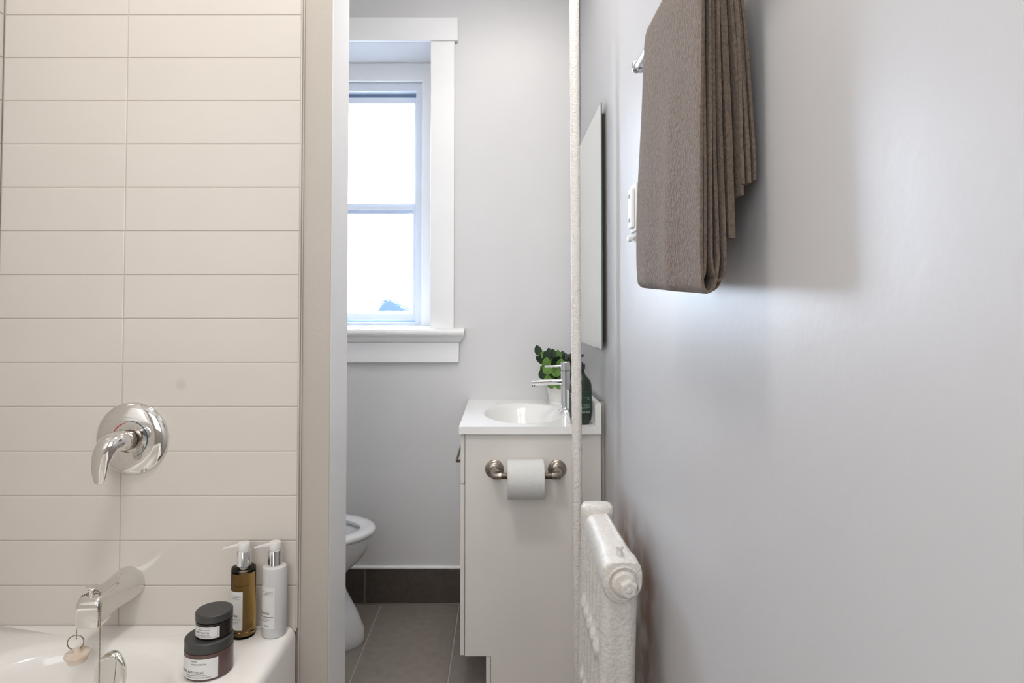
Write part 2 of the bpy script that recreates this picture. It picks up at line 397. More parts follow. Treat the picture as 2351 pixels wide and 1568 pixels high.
for ins, dz, r in ((0.0, 0.004, 0.172), (0.008, 0.010, 0.19), (0.014, 0.02, 0.188), (0.018, 0.035, 0.186), (0.022, 0.06, 0.184), (0.030, 0.12, 0.18), (0.042, 0.20, 0.175), (0.055, 0.28, 0.165), (0.072, 0.33, 0.15), (0.10, 0.355, 0.12), (0.15, 0.365, 0.07)):
    rings.append(rrect(bcx, bcy, bhx-ins, bhy-ins, r, ZR-dz, K))
loft(bm, rings)
for v in bm.verts: v.co -= Vector((-0.817, 0.72, 0))
ob('tub_body', bm, 'tub', tub, smooth=50)
# overflow plate on the end wall of the basin
T = Vector((-0.817, 0.72, 0))
bm = B(); pc = Vector((-0.830, 1.412, 0.456))-T; pu = Vector((1, 0, 0)); pv = Vector((0, 0.13, 1)).normalized(); pn = Vector((0, -1, 0.13)).normalized()
loft(bm, [[pc+pn*h+pu*(0.0345-i_)*cos(a)+pv*(0.0480-i_)*sin(a) for a in [2*pi*q/64 for q in range(64)]] for i_, h in ((0, -0.012), (0, 0.0), (0.0015, 0.003), (0.004, 0.0045), (0.012, 0.0055), (0.024, 0.0060), (0.034, 0.0062))])
pl = ob('overflow_plate', bm, 'chrome', tub, smooth=50)

# ------------------------------------------------------------------ shower valve
va = thing('shower_valve', 'round chrome shower valve with curved lever handle on the white tiles', 'shower valve', (-0.845, YT, 0.939))
bm = B(); lathe(bm, [(0.083, 0), (0.083, 0.003), (0.080, 0.008), (0.070, 0.013), (0.055, 0.0155), (0.030, 0.017), (0.029, 0.010), (0.0, 0.010)], (0, 0, 0), (0, -1, 0), 72)
ob('escutcheon', bm, 'chrome', va, smooth=45)
bm = B(); lathe(bm, [(0.0225, 0.009), (0.0225, 0.040), (0.020, 0.043), (0.014, 0.044), (0.014, 0.050)], (0, 0, 0), (0, -1, 0), 40)
ob('sleeve', bm, 'nickel', va, smooth=40)
bm = B(); lathe(bm, [(0.0145, 0.046), (0.0145, 0.064), (0.012, 0.075)], (0, 0, 0), (0, -1, 0), 32)
ob('stem', bm, 'chrome', va, smooth=40)
for nm, a0, a1, rr, cc in (('hot_mark', 100, 165, 0.0385, rgb(170, 30, 30)), ('cold_mark', -75, 105, 0.0415, rgb(30, 78, 100))):
    M[nm] = mat(nm+'_enamel', cc, 0.3)
    bm = B(); R0 = []; R1 = []
    for i in range(25):
        a = radians(a0+(a1-a0)*i/24); t = 0.0010*sin(pi*i/24)+0.0002
        R0.append(bm.verts.new(((rr-t)*cos(a), -0.0168, (rr-t)*sin(a)))); R1.append(bm.verts.new(((rr+t)*cos(a), -0.0166, (rr+t)*sin(a))))
    for i in range(24): bm.faces.new((R0[i], R0[i+1], R1[i+1], R1[i]))
    ob(nm, bm, nm, va)
# lever: dome over the stem that sweeps down and to the left
bm = B()
path = smooth_path([(0.014, -0.054, 0.004), (0.009, -0.072, 0.008), (-0.002, -0.086, 0.003), (-0.011, -0.094, -0.016), (-0.016, -0.097, -0.040), (-0.018, -0.096, -0.062), (-0.018, -0.095, -0.078)], 6)
wd = [0.0200, 0.0235, 0.0240, 0.0225, 0.0190, 0.0150, 0.0105]; tk = [0.0200, 0.0215, 0.0195, 0.0140, 0.0085, 0.0058, 0.0038]
rings = []; npt = len(path)
for i, p in enumerate(path):
    t = i/(npt-1)*6; k = min(int(t), 5); f = t-k; W_ = wd[k]*(1-f)+wd[k+1]*f; T_ = tk[k]*(1-f)+tk[k+1]*f
    d = (path[min(i+1, npt-1)]-path[max(i-1, 0)]).normalized()
    u = d.cross(Vector((0, -1, 0.0001)) if abs(d.y) < 0.8 else Vector((0, 0, 1)))
    u = (Vector((1, 0, 0))-d*d.x).normalized(); v = d.cross(u).normalized()
    rings.append([p+u*W_*cos(2*pi*j/28)+v*T_*sin(2*pi*j/28) for j in range(28)])
for s in (0.75, 0.4):
    q = rings[-1]; c = sum(q, Vector())/28; rings.append([c+(x-c)*s+Vector((0, 0, -0.0018)) for x in q])
q = rings[0]; c = sum(q, Vector())/28; rings.insert(0, [c+(x-c)*0.8+Vector((0, 0.003, 0)) for x in q])
loft(bm, rings); ob('lever_handle', bm, 'chrome', va, smooth=60)

# ------------------------------------------------------------------ tub spout
sp = thing('tub_spout', 'chrome tub spout on the tiles with a diverter knob near its tip', 'tub spout', (-0.858, YT, 0.612))
bm = B(); rings = []
for y, w_, zt, zb, e, dx in ((0.0, 0.0365, 0.037, -0.037, 2.0, 0.0090), (0.006, 0.0365, 0.037, -0.037, 2.0, 0.0094), (0.012, 0.0355, 0.036, -0.036, 2.1, 0.0087), (0.050, 0.0305, 0.030, -0.032, 2.6, 0.0080), (0.080, 0.0275, 0.026, -0.028, 4.5, 0.0048), (0.096, 0.0262, 0.025, -0.030, 6, 0.0033), (0.106, 0.0255, 0.0245, -0.037, 8, 0.0020), (0.115, 0.0250, 0.024, -0.0385, 10, 0.0015), (0.132, 0.0240, 0.022, -0.0385, 14, 0.0010), (0.1375, 0.0236, 0.016, -0.0385, 16, 0.0010), (0.1400, 0.0232, 0.008, -0.0385, 18, 0.0010), (0.1405, 0.0225, 0.000, -0.0380, 18, 0.0010)):
    zc = (zt+zb)/2; zh = (zt-zb)/2; r = []
    for j in range(48):
        a = 2*pi*j/48; c, s = cos(a), sin(a)
        tap = 1.0-0.18*max(0.0, s)*min(1, y/0.08)
        r.append(Vector((dx+tap*w_*abs(c)**(2/e)*(1 if c > 0 else -1), -y, zc+zh*abs(s)**(2/e)*(1 if s > 0 else -1))))
    rings.append(r)
loft(bm, rings); ob('spout_body', bm, 'chrome', sp, smooth=38)
bm = B(); lathe(bm, [(0.0085, 0.020), (0.0085, 0.023), (0.0062, 0.0235), (0.0055, 0.033), (0.0070, 0.0365), (0.0112, 0.0405), (0.0112, 0.0425), (0.009, 0.0435), (0.0, 0.0437)], (-0.0005, -0.122, 0), (0, 0, 1), 32)
ob('diverter_knob', bm, 'chrome', sp, smooth=50)

# bath plug on a bead chain
bp = thing('bath_plug', 'beige rubber bath plug hanging by a bead chain from the spout tip', 'bath plug', (-0.8785, 1.372, 0.515))
O = Vector((-0.8785, 1.372, 0.515))
def beads(bm, pts, r, step):
    P = [Vector(p) for p in pts]; out = []; acc = 0
    for a, b in zip(P, P[1:]):
        L_ = (b-a).length; s = step-acc if out else 0
        while s <= L_: out.append(a+(b-a)*(s/L_)); s += step
        acc = L_-(s-step)
    me = bmesh.new(); bmesh.ops.create_icosphere(me, subdivisions=1, radius=r)
    base = [v.co.copy() for v in me.verts]; fs = [[v.index for v in f.verts] for f in me.faces]; me.free()
    for c in out:
        V = [bm.verts.new(c+q) for q in base]
        for f in fs: bm.faces.new([V[i] for i in f])
    tube(bm, P, r*0.35, 6)
xs = -0.840
chain = smooth_path([(-0.8785, 1.372, 0.553), (-0.8805, 1.375, 0.567), (-0.8835, 1.380, 0.585), (-0.8840, 1.384, 0.615), (-0.8795, 1.386, 0.632), (-0.8725, 1.390, 0.6365), (-0.8635, 1.4005, 0.6390), (-0.8505, 1.398, 0.6390), (-0.8395, 1.388, 0.634), (-0.8330, 1.379, 0.618), (-0.8313, 1.3745, 0.59), (-0.8310, 1.374, 0.55), (-0.8310, 1.374, 0.50), (-0.8315, 1.374, 0.42), (-0.8325, 1.372, 0.30), (-0.8345, 1.36, 0.20), (-0.8295, 1.33, 0.158)], 8)
bm = B(); beads(bm, [p-O for p in chain], 0.0016, 0.0037); ob('bead_chain', bm, 'steel', bp, smooth=60)
bm = B(); c = Vector((0.001, -0.004, 0.0325)); tube(bm, [c+Vector((0.0145*cos(a), 0.004*cos(a), 0.0145*sin(a))) for a in [2*pi*i/36 for i in range(36)]]+[c+Vector((0.0145, 0.004, 0))], 0.0011, 8, False)
ob('split_ring', bm, 'steel', bp, smooth=60)
tilt = Vector((-0.03, -0.10, 1)).normalized()
bm = B(); lathe(bm, [(0.0185, -0.007), (0.0215, 0.004), (0.0236, 0.005), (0.0242, 0.008), (0.0232, 0.0105), (0.0, 0.0112)], Vector((0.003, 0, 0)), tilt, 44)
tube(bm, [Vector((0.004, 0, 0))+tilt*0.010, Vector((0.004, 0, 0))+tilt*0.021], [0.0072, 0.0058], 16)
ob('stopper', bm, 'rubber', bp, smooth=35)

# ------------------------------------------------------------------ bottles and jars on the rim
def ellring(a, b, z, n=56): return [Vector((a*cos(2*pi*i/n), b*sin(2*pi*i/n), z)) for i in range(n)]
def pump_bottle(name, label, loc, body, rz):
    t = thing(name, label, 'pump bottle', loc, 0)
    R = 0.0262; H_ = 0.150
    bm = B(); lathe(bm, [(R-0.004, 0.0), (R-0.0012, 0.0012), (R, 0.005), (R, H_-0.004), (R-0.001, H_-0.0005), (R-0.005, H_+0.0012), (0.0142, H_+0.002), (0.0142, H_+0.004)], n=56)
    if body == 'lotion':
        ob('bottle_body', bm, 'lotion', t, smooth=35)
    else:
        lathe(bm, [(0.0140, H_+0.0035), (0.0140, H_-0.0005), (R-0.0042, H_-0.0025), (R-0.0024, H_-0.006), (R-0.0024, 0.008), (R-0.005, 0.0045), (0.0, 0.0040)], n=56, cap=False)
        ob('bottle_body', bm, 'clear', t, smooth=35)
        bm = B(); lathe(bm, [(0.0, 0.0045), (R-0.0058, 0.0050), (R-0.0030, 0.0085), (R-0.0030, H_-0.010), (0.0, H_-0.010)], n=48, cap=False)
        ob('liquid', bm, 'amber', t, smooth=35)
        bm = B(); tube(bm, [(0, 0, H_-0.012), (0, 0, H_+0.003)], 0.0072, 20); ob('dip_collar', bm, 'pump', t, smooth=40)
    bm = B(); lathe(bm, [(0.0138, H_+0.002), (0.0150, H_+0.003), (0.0150, H_+0.0345), (0.0142, H_+0.0355), (0.009, H_+0.0358)], n=40)
    ob('collar', bm, 'polished', t, smooth=35)
    bm = B(); lathe(bm, [(0.0128, H_+0.0358), (0.0132, H_+0.038), (0.0132, H_+0.051), (0.0122, H_+0.0525), (0.0, H_+0.0528)], n=36)
    d = Vector((cos(rz), sin(rz), 0)); s = Vector((-d.y, d.x, 0)); z1 = H_+0.0520; rings = []
    for q, ww, tt, dz in ((0.004, 0.0100, 0.0070, -0.0005), (0.014, 0.0060, 0.0050, -0.0012), (0.030, 0.0034, 0.0032, -0.003), (0.042, 0.0026, 0.0028, -0.0055), (0.0435, 0.0022, 0.0024, -0.0062)):
        rings.append([d*q+s*ww*cx1+Vector((0, 0, z1+dz-tt/2+tt/2*cz1)) for cx1, cz1 in ((-1, -1), (1, -1), (1, 0.6), (0.6, 1), (-0.6, 1), (-1, 0.6))])
    loft(bm, rings)
    ob('pump_head', bm, 'pump', t, smooth=40)
    a_r = radians(-72 if body != 'lotion' else -70); arc = 0.043; r = R+0.0004
    L_ = Ink(r, a_r-arc/r); L_.rect(0, arc, 0.022, 0.104 if body != 'lotion' else 0.112, 20); lb = ob('label_sticker', L_.bm, 'label', t, smooth=60)
    k = Ink(R+0.0007, a_r-arc/(R+0.0007)); z0 = 0 if body != 'lotion' else 0.006
    k.frame(0.006, arc-0.005, 0.088+z0, 0.0960+z0, 0.00035); k.text('CURRENT', 0.0034, arc-0.0075, 0.0915+z0, right=True); k.text('COMPANY', 0.0018, arc-0.016, 0.0893+z0, right=True)
    ob('emblem', k.bm, 'ink', lb); k = Ink(R+0.0007, a_r-arc/(R+0.0007))
    k.text('Seychelles', 0.0092, arc-0.011, 0.0500+z0/2, shear=0.35, right=True)
    k.rect(0.002, arc-0.003, 0.0440+z0/2, 0.0450+z0/2); k.text('VANILLA & NEROLI', 0.0030, arc-0.009, 0.0380+z0/2, right=True)
    k.text('BODY LOTION' if body == 'lotion' else 'BODY WASH', 0.0024, arc-0.016, 0.0345+z0/2, right=True)
    if body == 'lotion': k.text('200 ML', 0.0044, arc-0.013, 0.0270, right=True)
    ob('lettering', k.bm, 'ink', lb)
    return t
pump_bottle('pump_bottle', 'clear pump bottle of amber liquid on the tub rim behind the stacked jars', (-0.5705, 1.4665, ZR), 'amber', radians(-154))
pump_bottle('pump_bottle', 'white lotion pump bottle with chrome collar in the tub rim corner', (-0.5035, 1.4715, ZR), 'lotion', radians(-154))
def jar(name, label, loc, R, hb, hl, Rl, m, ar, arc, zz, writer):
    t = thing(name, label, 'cosmetic jar', loc)
    bm = B(); lathe(bm, [(R-0.003, 0), (R, 0.003), (R, hb), (R-0.004, hb+0.0015), (R-0.004, hb+0.003)], n=48); ob('jar_body', bm, m, t, smooth=35)
    bm = B(); lathe(bm, [(Rl-0.0005, hb+0.0015), (Rl, hb+0.002), (Rl, hb+hl-0.002), (Rl-0.002, hb+hl), (0, hb+hl)], n=48); ob('lid', bm, 'black', t, smooth=35)
    a = radians(ar); L_ = Ink(R+0.0004, a-arc/(R+0.0004)); L_.rect(0, arc, zz[0], zz[1], 24); lb = ob('label_sticker', L_.bm, 'label', t, smooth=60)
    k = Ink(R+0.0007, a-arc/(R+0.0007)); writer(k); ob('lettering', k.bm, 'ink', lb)
    return t
def w1(k):
    A = 0.088
    k.text('MEDEA', 0.0042, 0.035, 0.0385); k.text('LABORATORIUM', 0.0040, 0.0352, 0.0325)
    k.text('GINGER BATH SOAK', 0.0062, A-0.026, 0.0165, right=True)
    k.text('MINERAL BATHING SALTS WITH', 0.0030, A-0.021, 0.0120, right=True); k.text('ESSENTIAL OIL SCENT OF BERGAMOT', 0.0030, A-0.013, 0.0080, right=True)
def w2(k):
    A = 0.058
    k.frame(0.003, A-0.003, 0.0075, 0.0245, 0.0003)
    k.text('BATHING COMPANY', 0.0028, A-0.017, 0.0200, right=True); k.text('BODY BUTTER', 0.0046, A-0.019, 0.0142, right=True); k.text('WITH SHEA BUTTER', 0.0028, A-0.019, 0.0098, right=True)
jx, jy = -0.583, 1.325
jar('cosmetic_jar', 'large plum bath soak jar with black lid, bottom of the stack on tub rim', (jx, jy, ZR), 0.0455, 0.050, 0.021, 0.0450, 'plum', -45, 0.088, (0.005, 0.0435), w1)
jar('cosmetic_jar', 'small dark body butter jar with black lid, stacked on the larger jar', (jx+0.008, jy+0.004, ZR+0.071), 0.0345, 0.031, 0.017, 0.0350, 'choc', -50, 0.058, (0.005, 0.0265), w2)

# ------------------------------------------------------------------ toilet
to = thing('toilet', 'white toilet with open seat partly hidden behind the partition wall', 'toilet', (-0.70, 2.47, 0))
def egg(tip, back, hw, z, n=56, cyy=0.0):
    cxm = back+(tip-back)*0.42; pts = []
    for i in range(n):
        a = 2*pi*i/n; c, s = cos(a), sin(a)
        x = cxm+(tip-cxm)*c if c > 0 else cxm+(cxm-back)*c
        pts.append(Vector((x, cyy+hw*s*(1 if c <= 0 else 1), z)))
    return pts
bm = B(); rings = []
for z, tip, back, hw in ((0.0, 0.188, -0.30, 0.115), (0.012, 0.192, -0.30, 0.118), (0.05, 0.190, -0.30, 0.114), (0.12, 0.160, -0.30, 0.098), (0.19, 0.122, -0.30, 0.088), (0.235, 0.112, -0.30, 0.095), (0.262, 0.126, -0.29, 0.115), (0.29, 0.158, -0.28, 0.140), (0.32, 0.188, -0.28, 0.160), (0.35, 0.208, -0.28, 0.172), (0.375, 0.218, -0.28, 0.178), (0.396, 0.221, -0.28, 0.180), (0.400, 0.216, -0.275, 0.176), (0.400, 0.180, -0.19, 0.135), (0.392, 0.172, -0.18, 0.127), (0.34, 0.150, -0.15, 0.108), (0.29, 0.105, -0.12, 0.08), (0.25, 0.05, -0.09, 0.05)):
    rings.append(egg(tip, back, hw, z))
loft(bm, rings); ob('bowl', bm, 'ceramic', to, smooth=50)
bm = B()
def seat_ring(z, o, i): return egg(0.228-o, -0.20, 0.186-o, z), egg(0.168+i, -0.15, 0.120+i, z)
rings = [egg(0.222, -0.205, 0.180, 0.4015), egg(0.229, -0.21, 0.187, 0.406), egg(0.229, -0.21, 0.187, 0.417), egg(0.222, -0.205, 0.180, 0.4225), egg(0.200, -0.18, 0.158, 0.4245), egg(0.180, -0.155, 0.130, 0.4225), egg(0.171, -0.148, 0.122, 0.418), egg(0.171, -0.148, 0.122, 0.406), egg(0.176, -0.152, 0.127, 0.4015), egg(0.222, -0.205, 0.180, 0.4015)]
loft(bm, rings, cap=False); bmesh.ops.remove_doubles(bm, verts=bm.verts[:], dist=1e-5)
ob('toilet_seat', bm, 'seat', to, smooth=60)
bm = B(); box(bm, -0.455, -0.285, -0.21, 0.21, 0.34, 0.74); ob('tank', bm, 'ceramic', to, bev=0.02, seg=4)
bm = B(); box(bm, -0.460, -0.280, -0.215, 0.215, 0.7405, 0.77); ob('tank_lid', bm, 'ceramic', to, bev=0.01, seg=3)
bm = B(); box(bm, -0.315, -0.2, -0.10, 0.10, 0.0, 0.345); ob('tank_support', bm, 'ceramic', to, bev=0.02, seg=3)
bm = B(); lathe(bm, [(0.0, 0.0), (0.088, 0.0)], (0.03, 0, 0.288), n=32, cap=False); M['water'] = glassy('toilet_water', (0.75, 0.85, 0.95, 1), 0.02, 1.33); ob('water', bm, 'water', to)

# ------------------------------------------------------------------ vanity
YV = 2.129; VR = 0.326
vn = thing('vanity_cabinet', 'cream bathroom vanity cabinet with drawer and door beside the white wall', 'vanity', (0.1, 2.45, 0))
V0 = Vector((0.1, 2.45, 0))
def vob(name, bm, m, par=vn, **k):
    for v in bm.verts: v.co -= V0
    return ob(name, bm, m, par, **k)
yc0, yc1 = YV+0.015, YB-0.016
bm = B()   # side panels with the toe-kick notch, bottom, back
for y0, y1 in ((yc0, yc0+0.016), (yc1-0.016, yc1)):
    pr = [(-0.1165, 0.116), (-0.1165, 0.831), (0.326, 0.831), (0.326, 0.0), (-0.033, 0.0), (-0.033, 0.116)]
    loft(bm, [[Vector((x, y, z)) for x, z in pr] for y in (y0, y1)])
box(bm, -0.1160, 0.325, yc0+0.0165, yc1-0.0165, 0.117, 0.132)
box(bm, 0.315, 0.3255, yc0+0.0165, yc1-0.0165, 0.133, 0.825)
vob('cabinet_body', bm, 'cab', bev=0.0008)
bm = B(); box(bm, 0.3262, 0.3405, yc0+0.02, yc0+0.036, 0.0, 0.931); vob('scribe_filler', bm, 'cream')
bm = B(); box(bm, -0.048, -0.0345, yc0+0.001, yc1-0.001, 0.0, 0.1145); vob('kick_panel', bm, 'cab', bev=0.0008)
bm = B(); box(bm, -0.1315, -0.1180, yc0+0.001, yc1-0.001, 0.669, 0.829); dr = vob('drawer_front', bm, 'cab', bev=0.001)
bm = B(); box(bm, -0.1315, -0.1180, yc0+0.001, yc1-0.001, 0.119, 0.6655); do = vob('door', bm, 'cab', bev=0.001)
def pull(par, y0, y1, z):
    bm = B(); box(bm, -0.160, -0.154, y0, y1, z-0.005, z+0.005); box(bm, -0.1545, -0.1312, y0, y0+0.008, z-0.005, z+0.005); box(bm, -0.1545, -0.1312, y1-0.008, y1, z-0.005, z+0.005)
    vob('handle', bm, 'dnickel', par, bev=0.0008)
pull(dr, 2.33, 2.60, 0.700)
# the sink top, one piece with its bowl and splash
st = thing('sink_top', 'white one-piece sink top with oval basin and side splash on the vanity', 'sink', (0.1, 2.45, 0.832))
bm = B(); X0, X1, Y0, Y1, zt, zb = -0.136, VR, YV, YB-0.0005, 0.856, 0.832
NX, NY = 84, 110; G = []
ecx, ecy, ea, eb = 0.086, 2.437, 0.143, 0.232
for i in range(NX+1):
    row = []
    for j in range(NY+1):
        x = X0+(X1-X0)*i/NX; y = Y0+(Y1-Y0)*j/NY
        d = sqrt(((x-ecx)/ea)**2+((y-ecy)/eb)**2)
        z = zt
        if d < 1.06:
            t = min(1, (1.06-d)/0.40); z = zt-0.085*(t*t*(3-2*t)) - (0.015*(1-d) if d < 1 else 0)
        row.append(bm.verts.new((x, y, z)))
    G.append(row)
for i in range(NX):
    for j in range(NY): bm.faces.new((G[i][j], G[i+1][j], G[i+1][j+1], G[i][j+1]))
rim = [G[i][0] for i in range(NX+1)]+[G[NX][j] for j in range(1, NY+1)]+[G[i][NY] for i in range(NX-1, -1, -1)]+[G[0][j] for j in range(NY-1, 0, -1)]
low = [bm.verts.new((v.co.x, v.co.y, zb)) for v in rim]
for i in range(len(rim)):
    j = (i+1) % len(rim); bm.faces.new((rim[i], rim[j], low[j], low[i]))
for v in bm.verts: v.co -= Vector((0.1, 2.45, 0.832))
ob('basin', bm, 'marble', st, smooth=50, bev=0)
bm = B(); pr = [(0.3055, 0.8562), (0.3055, 0.925), (0.3085, 0.931), (0.3258, 0.931), (0.3258, 0.8562)]
loft(bm, [[Vector((x-0.1, y-2.45, z-0.832)) for x, z in pr] for y in (Y0+0.0002, Y1)])
ob('side_splash', bm, 'marble', st, smooth=30)
bm = B(); lathe(bm, [(0.0, 0.0), (0.021, 0.0), (0.022, 0.002), (0.019, 0.0035), (0.0, 0.004)], (ecx-0.1, ecy-2.45, 0.7585-0.832), n=32, cap=False); ob('drain', bm, 'polished', st, smooth=50)

# basin mixer tap
fx, fy = 0.2415, 2.452
fa = thing('basin_tap', 'chrome single-lever basin tap with straight spout on the sink top', 'faucet', (fx, fy, 0.8562))
bm = B(); lathe(bm, [(0.030, 0), (0.030, 0.003), (0.024, 0.010), (0.0185, 0.014), (0.0178, 0.020), (0.0178, 0.152), (0.0172, 0.1525)], n=40)
ob('tap_body', bm, 'polished', fa, smooth=35)
bm = B(); lathe(bm, [(0.0172, 0.1535), (0.0178, 0.154), (0.0178, 0.184), (0.0165, 0.1855), (0.0, 0.186)], n=40)
tube(bm, [(-0.012, 0, 0.170), (-0.078, 0, 0.168)], [0.0042, 0.0034], 16)
ob('lever', bm, 'polished', fa, smooth=35)
bm = B(); tube(bm, [(-0.012, 0, 0.111), (-0.126, 0, 0.107)], [0.0112, 0.0108], 28); tube(bm, [(-0.117, 0, 0.100), (-0.117, 0, 0.092)], [0.0092, 0.0088], 20)
ob('spout', bm, 'polished', fa, smooth=35)

# green hand wash bottle
gb = thing('soap_bottle', 'dark green body wash pump bottle at the sink corner by the pipe', 'soap bottle', (0.2665, 2.197, 0.8562))
bm = B(); lathe(bm, [(0.026, 0), (0.030, 0.002), (0.0350, 0.012), (0.0372, 0.026), (0.0378, 0.040), (0.0378, 0.118), (0.0368, 0.130), (0.0325, 0.143), (0.024, 0.154), (0.017, 0.162), (0.0138, 0.170), (0.0128, 0.182)], n=48)
ob('bottle_body', bm, 'greenb', gb, smooth=60)
bm = B(); lathe(bm, [(0.0135, 0.181), (0.0158, 0.182), (0.0158, 0.197), (0.0125, 0.1975), (0.0100, 0.198), (0.0100, 0.2035), (0.0045, 0.204), (0.0045, 0.222)], n=32)
box(bm, -0.050, 0.0100, -0.006, 0.006, 0.222, 0.2305); box(bm, -0.050, -0.043, -0.005, 0.005, 0.213, 0.2225); box(bm, 0.009, 0.014, -0.006, 0.006, 0.2275, 0.2305)
ob('pump_head', bm, 'black', gb, smooth=30)
L_ = Ink(0.0381, radians(-180)); L_.rect(0.004, 0.104, 0.036, 0.112, 30); lb = ob('label_sticker', L_.bm, 'greenl', gb, smooth=60)
k = Ink(0.0384, radians(-180))
k.text('meraki', 0.011, 0.010, 0.097); k.text('(mare)', 0.0050, 0.0925, 0.0835, right=True)
k.rect(0.008, 0.0925, 0.0895, 0.0901, 30); k.rect(0.008, 0.0925, 0.0665, 0.0671, 30); k.rect(0.008, 0.0925, 0.0555, 0.0561, 30); k.rect(0.078, 0.0786, 0.0561, 0.0665, 1)
k.text('490 ml', 0.0038, 0.090, 0.0600, right=True); k.text('organic', 0.0036, 0.0765, 0.0625, right=True); k.text('certified', 0.0036, 0.0765, 0.0580, right=True)
k.text('HAND & BODY WASH', 0.0064, 0.0925, 0.0400, right=True, bold=0.00015)
ob('lettering', k.bm, 'gink', lb)

# potted plant
pp = thing('potted_plant', 'green leafy plant in a white woven pot behind the basin tap', 'plant', (0.232, 2.665, 0.8562))
bm = B(); rings = []; nn = 72; nz = 26
for q in range(nz+1):
    t = q/nz; z = 0.078*t; r = 0.033+0.013*t
    if t < 0.06: r = 0.033+0.001
    rr = []
    for i in range(nn):
        weave = 0.0011*(1 if (i//2+q) % 2 else -1)
        if t < 0.08 or t > 0.94: weave = 0.0014
        rr.append(Vector(((r+weave)*cos(2*pi*i/nn), (r+weave)*sin(2*pi*i/nn), z)))
    rings.append(rr)
rings += [[Vector((0.043*cos(2*pi*i/nn), 0.043*sin(2*pi*i/nn), 0.078)) for i in range(nn)], [Vector((0.040*cos(2*pi*i/nn), 0.040*sin(2*pi*i/nn), 0.066)) for i in range(nn)]]
loft(bm, rings); ob('pot', bm, 'basket', pp, smooth=25)
bm = B(); lathe(bm, [(0.0, 0.0), (0.0395, 0.0)], (0, 0, 0.068), n=32, cap=False); ob('soil', bm, 'soil', pp)
def leaf(bm, base, d, nrm, L_, W_):
    d = d.normalized(); s = d.cross(nrm).normalized(); n_ = s.cross(d).normalized(); g = []
    for i in range(9):
        t = i/8; ww = W_*(sin(pi*min(1, t**0.8))**0.62 if 0 < t < 1 else 0.05)
        cup = 0.10*L_*(t-0.5)**2
        g.append([bm.verts.new(base+d*L_*t+s*ww*q+n_*(cup+0.25*ww*abs(q))) for q in (-1, -0.5, 0, 0.5, 1)])
    for a, b in zip(g, g[1:]):
        for i in range(4): bm.faces.new((a[i], a[i+1], b[i+1], b[i]))
rnd = random.Random(11)
stems = []
tips = [(-0.078, -0.01, 0.205), (-0.045, -0.02, 0.180), (-0.020, -0.015, 0.195), (0.0, 0.0, 0.180), (0.025, -0.012, 0.165), (0.050, 0.0, 0.170), (0.075, 0.01, 0.160), (-0.05, -0.03, 0.14), (-0.03, 0.03, 0.185), (0.02, 0.035, 0.175), (-0.01, -0.035, 0.13), (0.03, -0.035, 0.13)]
bms = B(); leaves = []
for k_, tp in enumerate(tips):
    b0 = Vector((tp[0]*0.22, tp[1]*0.3, 0.070)); e = Vector(tp)
    mid = (b0+e)/2+Vector((tp[0]*0.10, 0, 0.01)); path = smooth_path([b0, mid, e], 6); tube(bms, path, 0.0013, 6)
    nL = 7
    for q in range(nL):
        t = 0.22+0.78*q/(nL-1); p = path[min(len(path)-1, int(t*(len(path)-1)))]
        a = q*2.4+k_; out = Vector((cos(a), sin(a)*0.8, 0.55+0.5*t))
        if q == nL-1: out = (e-mid)+Vector((0, 0, 0.01)); 
        S = 0.036+0.012*rnd.random()
        nrm = Vector((0.15*rnd.uniform(-1, 1), -1, 0.5*rnd.uniform(-0.4, 1)))
        leaves.append((p, out, nrm, S, S*0.36, 1 if (q+k_) % 4 == 1 else 0))
for q in range(16):
    p = Vector((rnd.uniform(-0.06, 0.05), rnd.uniform(-0.02, 0.03), rnd.uniform(0.075, 0.145)))
    leaves.append((p, Vector((rnd.uniform(-0.5, 0.5)+p.x*8, rnd.uniform(-0.2, 0.2), 1)), Vector((rnd.uniform(-0.4, 0.4), -1, 0.2)), 0.046, 0.017, 0))
# broad round leaves facing the room
for (x, y, z, S, q) in ((-0.046, -0.045, 0.120, 0.052, 1), (-0.012, -0.047, 0.112, 0.046, 1), (-0.050, -0.040, 0.150, 0.042, 1), (0.002, -0.040, 0.145, 0.042, 1), (-0.044, -0.044, 0.078, 0.044, 1), (-0.031, -0.050, 0.066, 0.044, 1), (0.0, -0.05, 0.064, 0.042, 1), (-0.062, -0.03, 0.10, 0.05, 0), (-0.070, -0.005, 0.160, 0.050, 0)):
    p = Vector((x, y, z)); leaves.append((p, Vector((rnd.uniform(-0.25, 0.25)-(0.5 if x < -0.07 else 0), -0.1, 1)), Vector((rnd.uniform(-0.2, 0.2), -1, 0.2)), S, S*0.40, 1 if q else 0))
ob('stems', bms, 'stem', pp, smooth=60)
for L_ in leaves:
    bm = B(); leaf(bm, L_[0], L_[1], L_[2], L_[3], L_[4])
    ob('leaf', bm, 'leafl' if L_[5] == 1 else 'leafd', pp, smooth=80)

